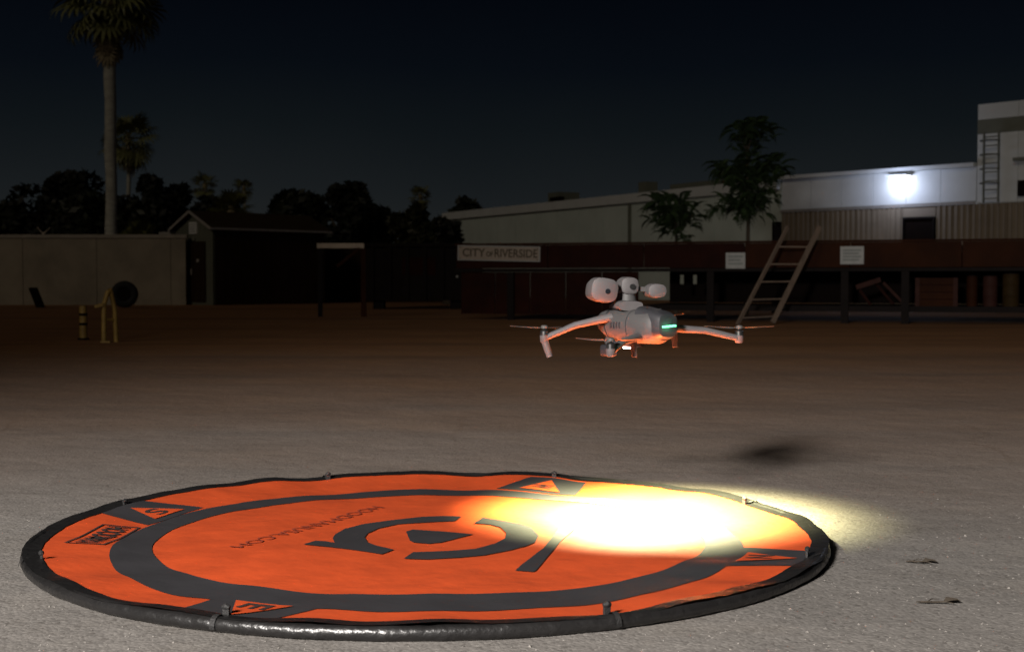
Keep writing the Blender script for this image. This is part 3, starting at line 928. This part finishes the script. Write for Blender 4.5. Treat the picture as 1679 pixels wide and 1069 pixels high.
arcR = [(0.103,0.13),(0.125,0.211),(0.168,0.175),(0.225,0.109),(0.256,0.045),(0.273,-0.064),(0.262,-0.145),(0.24,-0.189),(0.198,-0.243),(0.14,-0.295),(0.079,-0.322),(0.006,-0.336),(-0.05,-0.326),(-0.033,-0.254),(0.054,-0.239),(0.117,-0.218),(0.163,-0.156),(0.188,-0.088),(0.19,-0.017),(0.174,0.063),(0.145,0.109)]
slash = [(0.212,-0.452),(0.226,-0.395),(0.282,-0.211),(0.33,0.045),(0.375,0.045),(0.329,-0.122),(0.289,-0.306),(0.259,-0.452),(0.253,-0.465)]
OD = (YC-4.225)/RP
for nm, pl2 in (('emblem_arc', arcL), ('emblem_arrow', arrow), ('emblem_arc', arcR), ('emblem_bar', slash)):
    drape_poly(nm, [(x_, y_-OD) for x_, y_ in pl2], 'print', pad, .0030)
drape_text('HOODMANUSA.COM', 'fade', pad, (-.325, .085-OD), R(-116.5), .80, .050)
# boxed maker's mark on the left edge
bc, ba = (-.832, -.075-OD), R(-93)
def boxp(u0, u1, v0, v1):
    c, s = math.cos(ba), math.sin(ba)
    return [((bc[0]+(u_*c-v_*s)/RP), (bc[1]+(u_*s+v_*c)/RP)) for u_, v_ in ((u0,v0),(u1,v0),(u1,v1),(u0,v1))]
for e in ((-.165,.165,.055,.062), (-.165,.165,-.062,-.055), (-.165,-.156,-.0548,.0548), (.156,.165,-.0548,.0548)):
    drape_poly('box_outline', boxp(*e), 'ink', pad, .0028)
drape_text('HOODMAN', 'ink', pad, bc, ba, .285, .078, .006)
# rim tube, lumpy vinyl over a coil
rt, rad_ = 1.200, .0175
vs_, fs_ = [], []
NA3, NM = 360, 14
for k in range(NA3):
    a = 2*PI*k/NA3
    c, s = math.cos(a), math.sin(a)
    wob = .004*mnoise.noise(Vector((c*4, s*4, 1)))
    for j in range(NM):
        bb = 2*PI*j/NM
        lump = 1 + .10*mnoise.noise(Vector((c*14, s*14, math.cos(bb)))) + .10*mnoise.noise(Vector((c*48, s*48, bb*.5)))
        rr = rt + wob + rad_*lump*math.cos(bb)
        vs_.append((rr*c, rr*s, max(.001, .0188 + wob*.7 + rad_*1.03*lump*math.sin(bb))))
for k in range(NA3):
    for j in range(NM):
        k2 = (k+1) % NA3; j2 = (j+1) % NM
        fs_.append((k*NM+j, k2*NM+j, k2*NM+j2, k*NM+j2))
MB().add(vs_, fs_).build('rim', M['rim'], pad, smooth=True)
# dark hem stitched inside the rim
hv, hf = [], []
for k in range(NA):
    a = 2*PI*k/NA
    for j in range(3):
        rr = 1.160 + .026*j + .004*mnoise.noise(Vector((math.cos(a)*20, math.sin(a)*20, 5)))
        x_, y_ = rr*math.cos(a), rr*math.sin(a)
        hv.append((x_, y_, H(x_, y_)+.0024))
for k in range(NA):
    for j in range(2):
        k2 = (k+1) % NA
        hf.append((k*3+j, k*3+j+1, k2*3+j+1, k2*3+j))
MB().add(hv, hf).build('hem', M['rim'], pad, smooth=True)
loop0 = None
for k in range(8):
    a = R(-21 + 45*k)
    if loop0 is None:
        loop0 = MB().box(-.041, -.034, -.009, .009, .018, .050).tube([(-.037,-.010,.049),(-.037,0,.052),(-.037,.010,.049)], [.005,.0085,.005], 8).build('stake_loop', M['strap'], pad, bevel=.0015)
        st = MB()
        arc = [(.0235*math.cos(t_)*-1, .0190+.0225*math.sin(t_)) for t_ in [R(-20)+R(220)*q/10 for q in range(11)]]
        for q in range(10):
            (x0_, z0_), (x1_, z1_) = arc[q], arc[q+1]
            st.add([(x0_,-.007,z0_),(x0_,.007,z0_),(x1_,.007,z1_),(x1_,-.007,z1_)], [(0,1,2,3)])
        sto = st.build('strap', M['strap'], loop0)
        lo_ = loop0
    else:
        lo_ = copy_tree(loop0, pad)
    lo_.matrix_local = Matrix.Translation((rt*math.cos(a), rt*math.sin(a), 0)) @ Matrix.Rotation(a, 4, 'Z')

# ------------------------------------------------------------------ drone
DX, DY, DZ = .413, 4.55, .655
dr = empty('drone', (DX, DY, DZ), R(36), 'grey quadcopter drone hovering over the pad with a green light and twin pods on top', 'drone')
dr.rotation_euler = (R(-1), R(1.0), R(36))
MB().loft([(-.155,0,.0,.036,.034),(-.15,0,0,.046,.046),(-.12,0,0,.060,.058),(-.04,0,.0,.064,.058),(.05,0,.004,.060,.055),
           (.11,0,.010,.052,.050),(.15,0,.014,.036,.036),(.158,0,.014,.024,.026)], 28, 2.35).build('fuselage', M['body'], dr, smooth=True)
bat = MB().loft([(-.176,0,.004,.030,.026),(-.172,0,.004,.040,.038),(-.150,0,.004,.049,.047),(-.06,0,.022,.050,.046)], 28, 3.4).build('battery', M['dark'], dr, smooth=True)
for k in range(4):
    MB().box(-.0305+k*.0155, -.0305+k*.0155+.0135, -.1785, -.174, -.0035+.0012*k, .0030+.0012*k).build('indicator_light', M['green'], bat)
MB().lathe([(.011,0),(.011,.003)], 20, Matrix.Translation((0,-.1745,.020)) @ Matrix.Rotation(R(90),4,'X')).build('power_button', M['dark'], bat)
gl = bpy.data.lights.new('indicator_glow', 'POINT'); gl.energy = .09; gl.color = (.15, 1, .5); gl.shadow_soft_size = .02
glo = bpy.data.objects.new('indicator_glow', gl); C.objects.link(glo); glo.parent = bat; glo.location = (0, -.205, -.002)
MB().loft([(-.02,0,-.058,.03,.014),(.09,0,-.056,.03,.014)], 16, 3).build('belly_plate', M['dark'], dr)
MB().loft([(-.032,0,.0,.0648,.0588),(-.0295,0,.0,.0648,.0588)], 28, 2.35).build('seam', M['dark'], dr)
MB().loft([(.088,0,.008,.0575,.0555),(.0905,0,.008,.0572,.0552)], 28, 2.35).build('seam', M['dark'], dr)
for sgn in (-1, 1):
    for k in range(4):
        MB().box(sgn*.0615-.0025, sgn*.0615+.0025, .0+k*.015, .006+k*.015, -.006, .014).build('side_vent', M['dark'], dr)
for (x_, y_) in ((-.03, -.10), (.03, -.10)):
    MB().lathe([(.0045,0),(.0045,.0015)], 10, Matrix.Translation((x_, y_, .0585))).build('screw', M['steel'], dr)
MB().lathe([(.012,0),(.012,.004),(.009,.006)], 16, Matrix.Translation((-.030,-.1515,-.022)) @ Matrix.Rotation(R(90),4,'X')).build('rear_sensor', M['lens'], dr)
MB().lathe([(.012,0),(.012,.004),(.009,.006)], 16, Matrix.Translation((.030,-.1515,-.022)) @ Matrix.Rotation(R(90),4,'X')).build('rear_sensor', M['lens'], dr)
# folded-out arms with motors, legs and propellers
blade_prof = [(.012,.007,.5),(.03,.014,.42),(.055,.018,.30),(.085,.0155,.2),(.108,.009,.14),(.118,.003,.12)]
def blade(sgn):
    m = MB(); vs3 = []
    for r_, w_, tw in blade_prof:
        c, s = math.cos(tw*.8), math.sin(tw*.8)
        for (q, t_) in ((-1,0),(0,.0018),(1,0),(0,-.0012)):
            vs3.append((sgn*r_, sgn*(q*w_*c*(1 if q < 0 else .8)), .004*(r_/.1)**2 + q*w_*s*-1*.6 + t_))
    n_ = len(blade_prof); fs3 = []
    for i in range(n_-1):
        for k in range(4):
            fs3.append((i*4+k, i*4+(k+1) % 4, (i+1)*4+(k+1) % 4, (i+1)*4+k))
    fs3 += [(0,1,2,3), tuple((n_-1)*4+k for k in (3,2,1,0))]
    return m.add(vs3, fs3)
for nm, root, tip, rest in (('front', (-.045,.060,.030), (-.240,.185,-.042), -25), ('front', (.045,.070,.012), (.250,.185,.000), -52),
                            ('rear', (-.055,-.085,-.036), (-.262,-.19,-.078), -60), ('rear', (.052,-.085,-.006), (.300,-.20,-.040), -38)):
    r0, r1 = Vector(root), Vector(tip)
    mid = r0.lerp(r1, .55) + Vector((0,0,.012))
    arm = MB().tube([r0, r0.lerp(r1,.12)+Vector((0,0,.004)), mid, r1], [.0185,.0165,.0135,.0125], 14, flat=.85).build('arm', M['pale'], dr, smooth=True)
    MB().lathe([(.010,-.016),(.0140,-.012),(.0155,.006),(.0155,.010)], 18, Matrix.Translation(r1)).build('motor_mount', M['pale'], arm, smooth=True)
    MB().lathe([(.0145,.0105),(.0145,.024),(.011,.028),(.004,.030),(.004,.038)], 18, Matrix.Translation(r1)).build('motor', M['steel'], arm, smooth=True)
    pm = MB(); b1 = blade(1); b2 = blade(-1); pm.add(b1.v, b1.f); pm.add(b2.v, b2.f)
    pm.lathe([(.012,-.003),(.012,.006),(.006,.009)], 14)
    pr = pm.build('propeller', M['blade'], arm, smooth=True)
    pr.location = r1 + Vector((0,0,.036)); pr.rotation_euler = (0, 0, R(rest))
    if nm == 'front':
        inw = Vector((.28 if tip[0] < 0 else -.28, -.18, -1)).normalized()
        MB().tube([r1+Vector((0,0,-.002)), r1+Vector((0,0,-.006))+inw*.026, r1+Vector((0,0,-.006))+inw*.060], [.0135,.0125,.011], 12).build('landing_leg', M['pale'], arm, smooth=True)
    else:
        q = r0.lerp(r1, .16)
        MB().tube([q, q+Vector((0,0,-.03)), q+Vector((0,-.004,-.058))], [.012,.011,.0095], 12).build('landing_leg', M['pale'], arm, smooth=True)
# gimbal camera slung below the nose
MB().tube([(0,.120,-.035),(.0,.135,-.055),(.012,.132,-.072)], [.016,.013,.010], 10).build('gimbal_arm', M['body'], dr, smooth=True)
cmr = MB().loft([(.105,0,-.085,.016,.015),(.110,0,-.085,.021,.020),(.150,0,-.085,.022,.021),(.156,0,-.085,.018,.017)], 18, 4).build('camera', M['dark'], dr, smooth=True)
MB().lathe([(.013,0),(.013,.006),(.010,.007)], 16, Matrix.Translation((0,.156,-.085)) @ Matrix.Rotation(R(-90),4,'X')).build('camera_lens', M['lens'], cmr)
# accessory mast with the two pods and the domed unit
AC = Matrix.Translation((.010,.045,0)) @ Matrix.Rotation(R(-22),4,'Z') @ Matrix.Translation((0,-.09,0))
MB().loft([(.02,-.010,.068,.042,.016),(.07,-.010,.072,.048,.016),(.15,-.010,.066,.036,.012)], 20, 3.5, AC).build('accessory_plate', M['pale'], dr, smooth=True)
MB().lathe([(.034,.075),(.030,.092),(.027,.112)], 20, AC @ Matrix.Translation((.0,.09,0))).build('accessory_mast', M['body'], dr, smooth=True)
cp = MB().loft([(.055,0,.137,.018,.022),(.060,0,.137,.030,.028),(.095,0,.138,.035,.031),(.125,0,.137,.030,.027),(.132,0,.136,.018,.016)], 24, 3.0, AC).build('centre_unit', M['pale'], dr, smooth=True)
MB().lathe([(.010,0),(.010,.004)], 14, AC @ Matrix.Translation((.006,.0545,.134)) @ Matrix.Rotation(R(90),4,'X')).build('glint_button', M['steel'], cp)
MB().bar((.030,.085,.128), (.062,.082,.126), .016).bar((-.030,.09,.128), (-.06,.09,.126), .016).move(AC).build('cross_arm', M['body'], dr)
pod = MB().loft([(.030,-.098,.122,.030,.032),(.036,-.098,.122,.046,.040),(.075,-.098,.122,.050,.042),(.115,-.098,.120,.044,.036),(.128,-.098,.119,.034,.028)], 26, 3.0,
                AC @ Matrix.Translation((-.098,.07,.122)) @ Matrix.Rotation(R(8),4,'Y') @ Matrix.Translation((.098,-.07,-.122))).build('speaker_pod', M['pale'], dr, smooth=True)
MB().lathe([(.009,0),(.009,.004)], 14, AC @ Matrix.Translation((-.090,.031,.117)) @ Matrix.Rotation(R(90),4,'X')).build('port', M['lens'], pod)
pod2 = MB().loft([(.045,.095,.121,.018,.016),(.050,.095,.121,.032,.023),(.085,.095,.122,.035,.025),(.115,.095,.121,.030,.022),(.122,.095,.120,.020,.016)], 24, 2.5, AC).build('searchlight_pod', M['pale'], dr, smooth=True)
MB().lathe([(.019,0),(.019,.004)], 18, AC @ Matrix.Translation((.095,.1215,.120)) @ Matrix.Rotation(R(-90),4,'X')).build('searchlight_lens', M['lens'], pod2)
# belly landing light, lit
lm = MB().lathe([(.016,-.0755),(.018,-.073)], 20, Matrix.Translation((0,.03,0))).build('landing_light', M['beam'], dr)
sp_d = bpy.data.lights.new('landing_beam', 'SPOT')
sp_d.energy = 2000; sp_d.spot_size = R(111); sp_d.spot_blend = 1.0; sp_d.shadow_soft_size = .018
sp_d.color = (1.0, .97, .52)
spo = bpy.data.objects.new('landing_beam', sp_d); C.objects.link(spo); spo.parent = dr
spo.location = (0, .03, -.082)
spo.rotation_euler = (Matrix.Rotation(R(-36), 3, 'Z') @ Vector((.055, .03, -.57))).to_track_quat('-Z', 'Y').to_euler()

# ------------------------------------------------------------------ loose bits on the asphalt
def twig(loc, rz, L, label, seed):
    r = random.Random(seed)
    t = empty('twig', loc, rz, label, 'twig', 'twigs on the asphalt')
    pts = [(-L/2 + L*k/7, r.uniform(-.006,.006), .004+r.uniform(0,.004)) for k in range(8)]
    MB().tube(pts, [.0012,.0024,.0028,.0026,.0022,.0018,.0014,.0009], 6).build('stem', M['twig'], t)
    for k, sd in ((2, 1), (4, -1)):
        p = Vector(pts[k])
        MB().tube([p, p+Vector((.018, sd*.014, .004)), p+Vector((.034, sd*.020, .001))], [.0018,.0013,.0007], 5).build('side_shoot', M['twig'], t)
    q = Vector(pts[5])
    MB().add([q, q+Vector((.012,.012,.010)), q+Vector((.038,.010,.006)), q+Vector((.046,-.002,.001)), q+Vector((.030,-.014,.008)), q+Vector((.020,0,.002))],
             [(0,1,5),(1,2,5),(2,3,5),(3,4,5),(4,0,5)]).build('dry_leaf', M['twig'], t)
twig((1.06, 3.34, 0), .06, .095, 'longer dark twig lying on the asphalt front right', 61)
twig((1.16, 3.82, 0), -.2, .06, 'short dark twig on the asphalt just right of the pad edge', 62)
r = random.Random(99)
V, F = [], []
for k in range(2200):
    Y = 2.35 + 2.6*r.random()**1.6
    X = r.uniform(-.45, .45)*Y
    if math.hypot(X-XC, Y-YC) < 1.235: continue
    s = r.uniform(.0012, .0034) if r.random() < .93 else r.uniform(.0035, .0065)
    q = [Vector((s*r.uniform(.7,1.3),0,0)), Vector((0,s*r.uniform(.7,1.3),0)), Vector((-s*r.uniform(.7,1.3),0,0)), Vector((0,-s*r.uniform(.7,1.3),0)), Vector((0,0,s*r.uniform(.5,.9))), Vector((0,0,-s*.3))]
    rot = Matrix.Rotation(r.uniform(0,6), 3, 'Z')
    i0 = len(V)
    V += [tuple(rot @ p + Vector((X, Y, s*.15))) for p in q]
    F += [tuple(i0+i for i in f) for f in ((0,1,4),(1,2,4),(2,3,4),(3,0,4),(1,0,5),(2,1,5),(3,2,5),(0,3,5))]
gv = MB().add(V, F).build('gravel', M['stone'])
props(gv, 'loose grit and small stones scattered over the asphalt', kind='stuff')
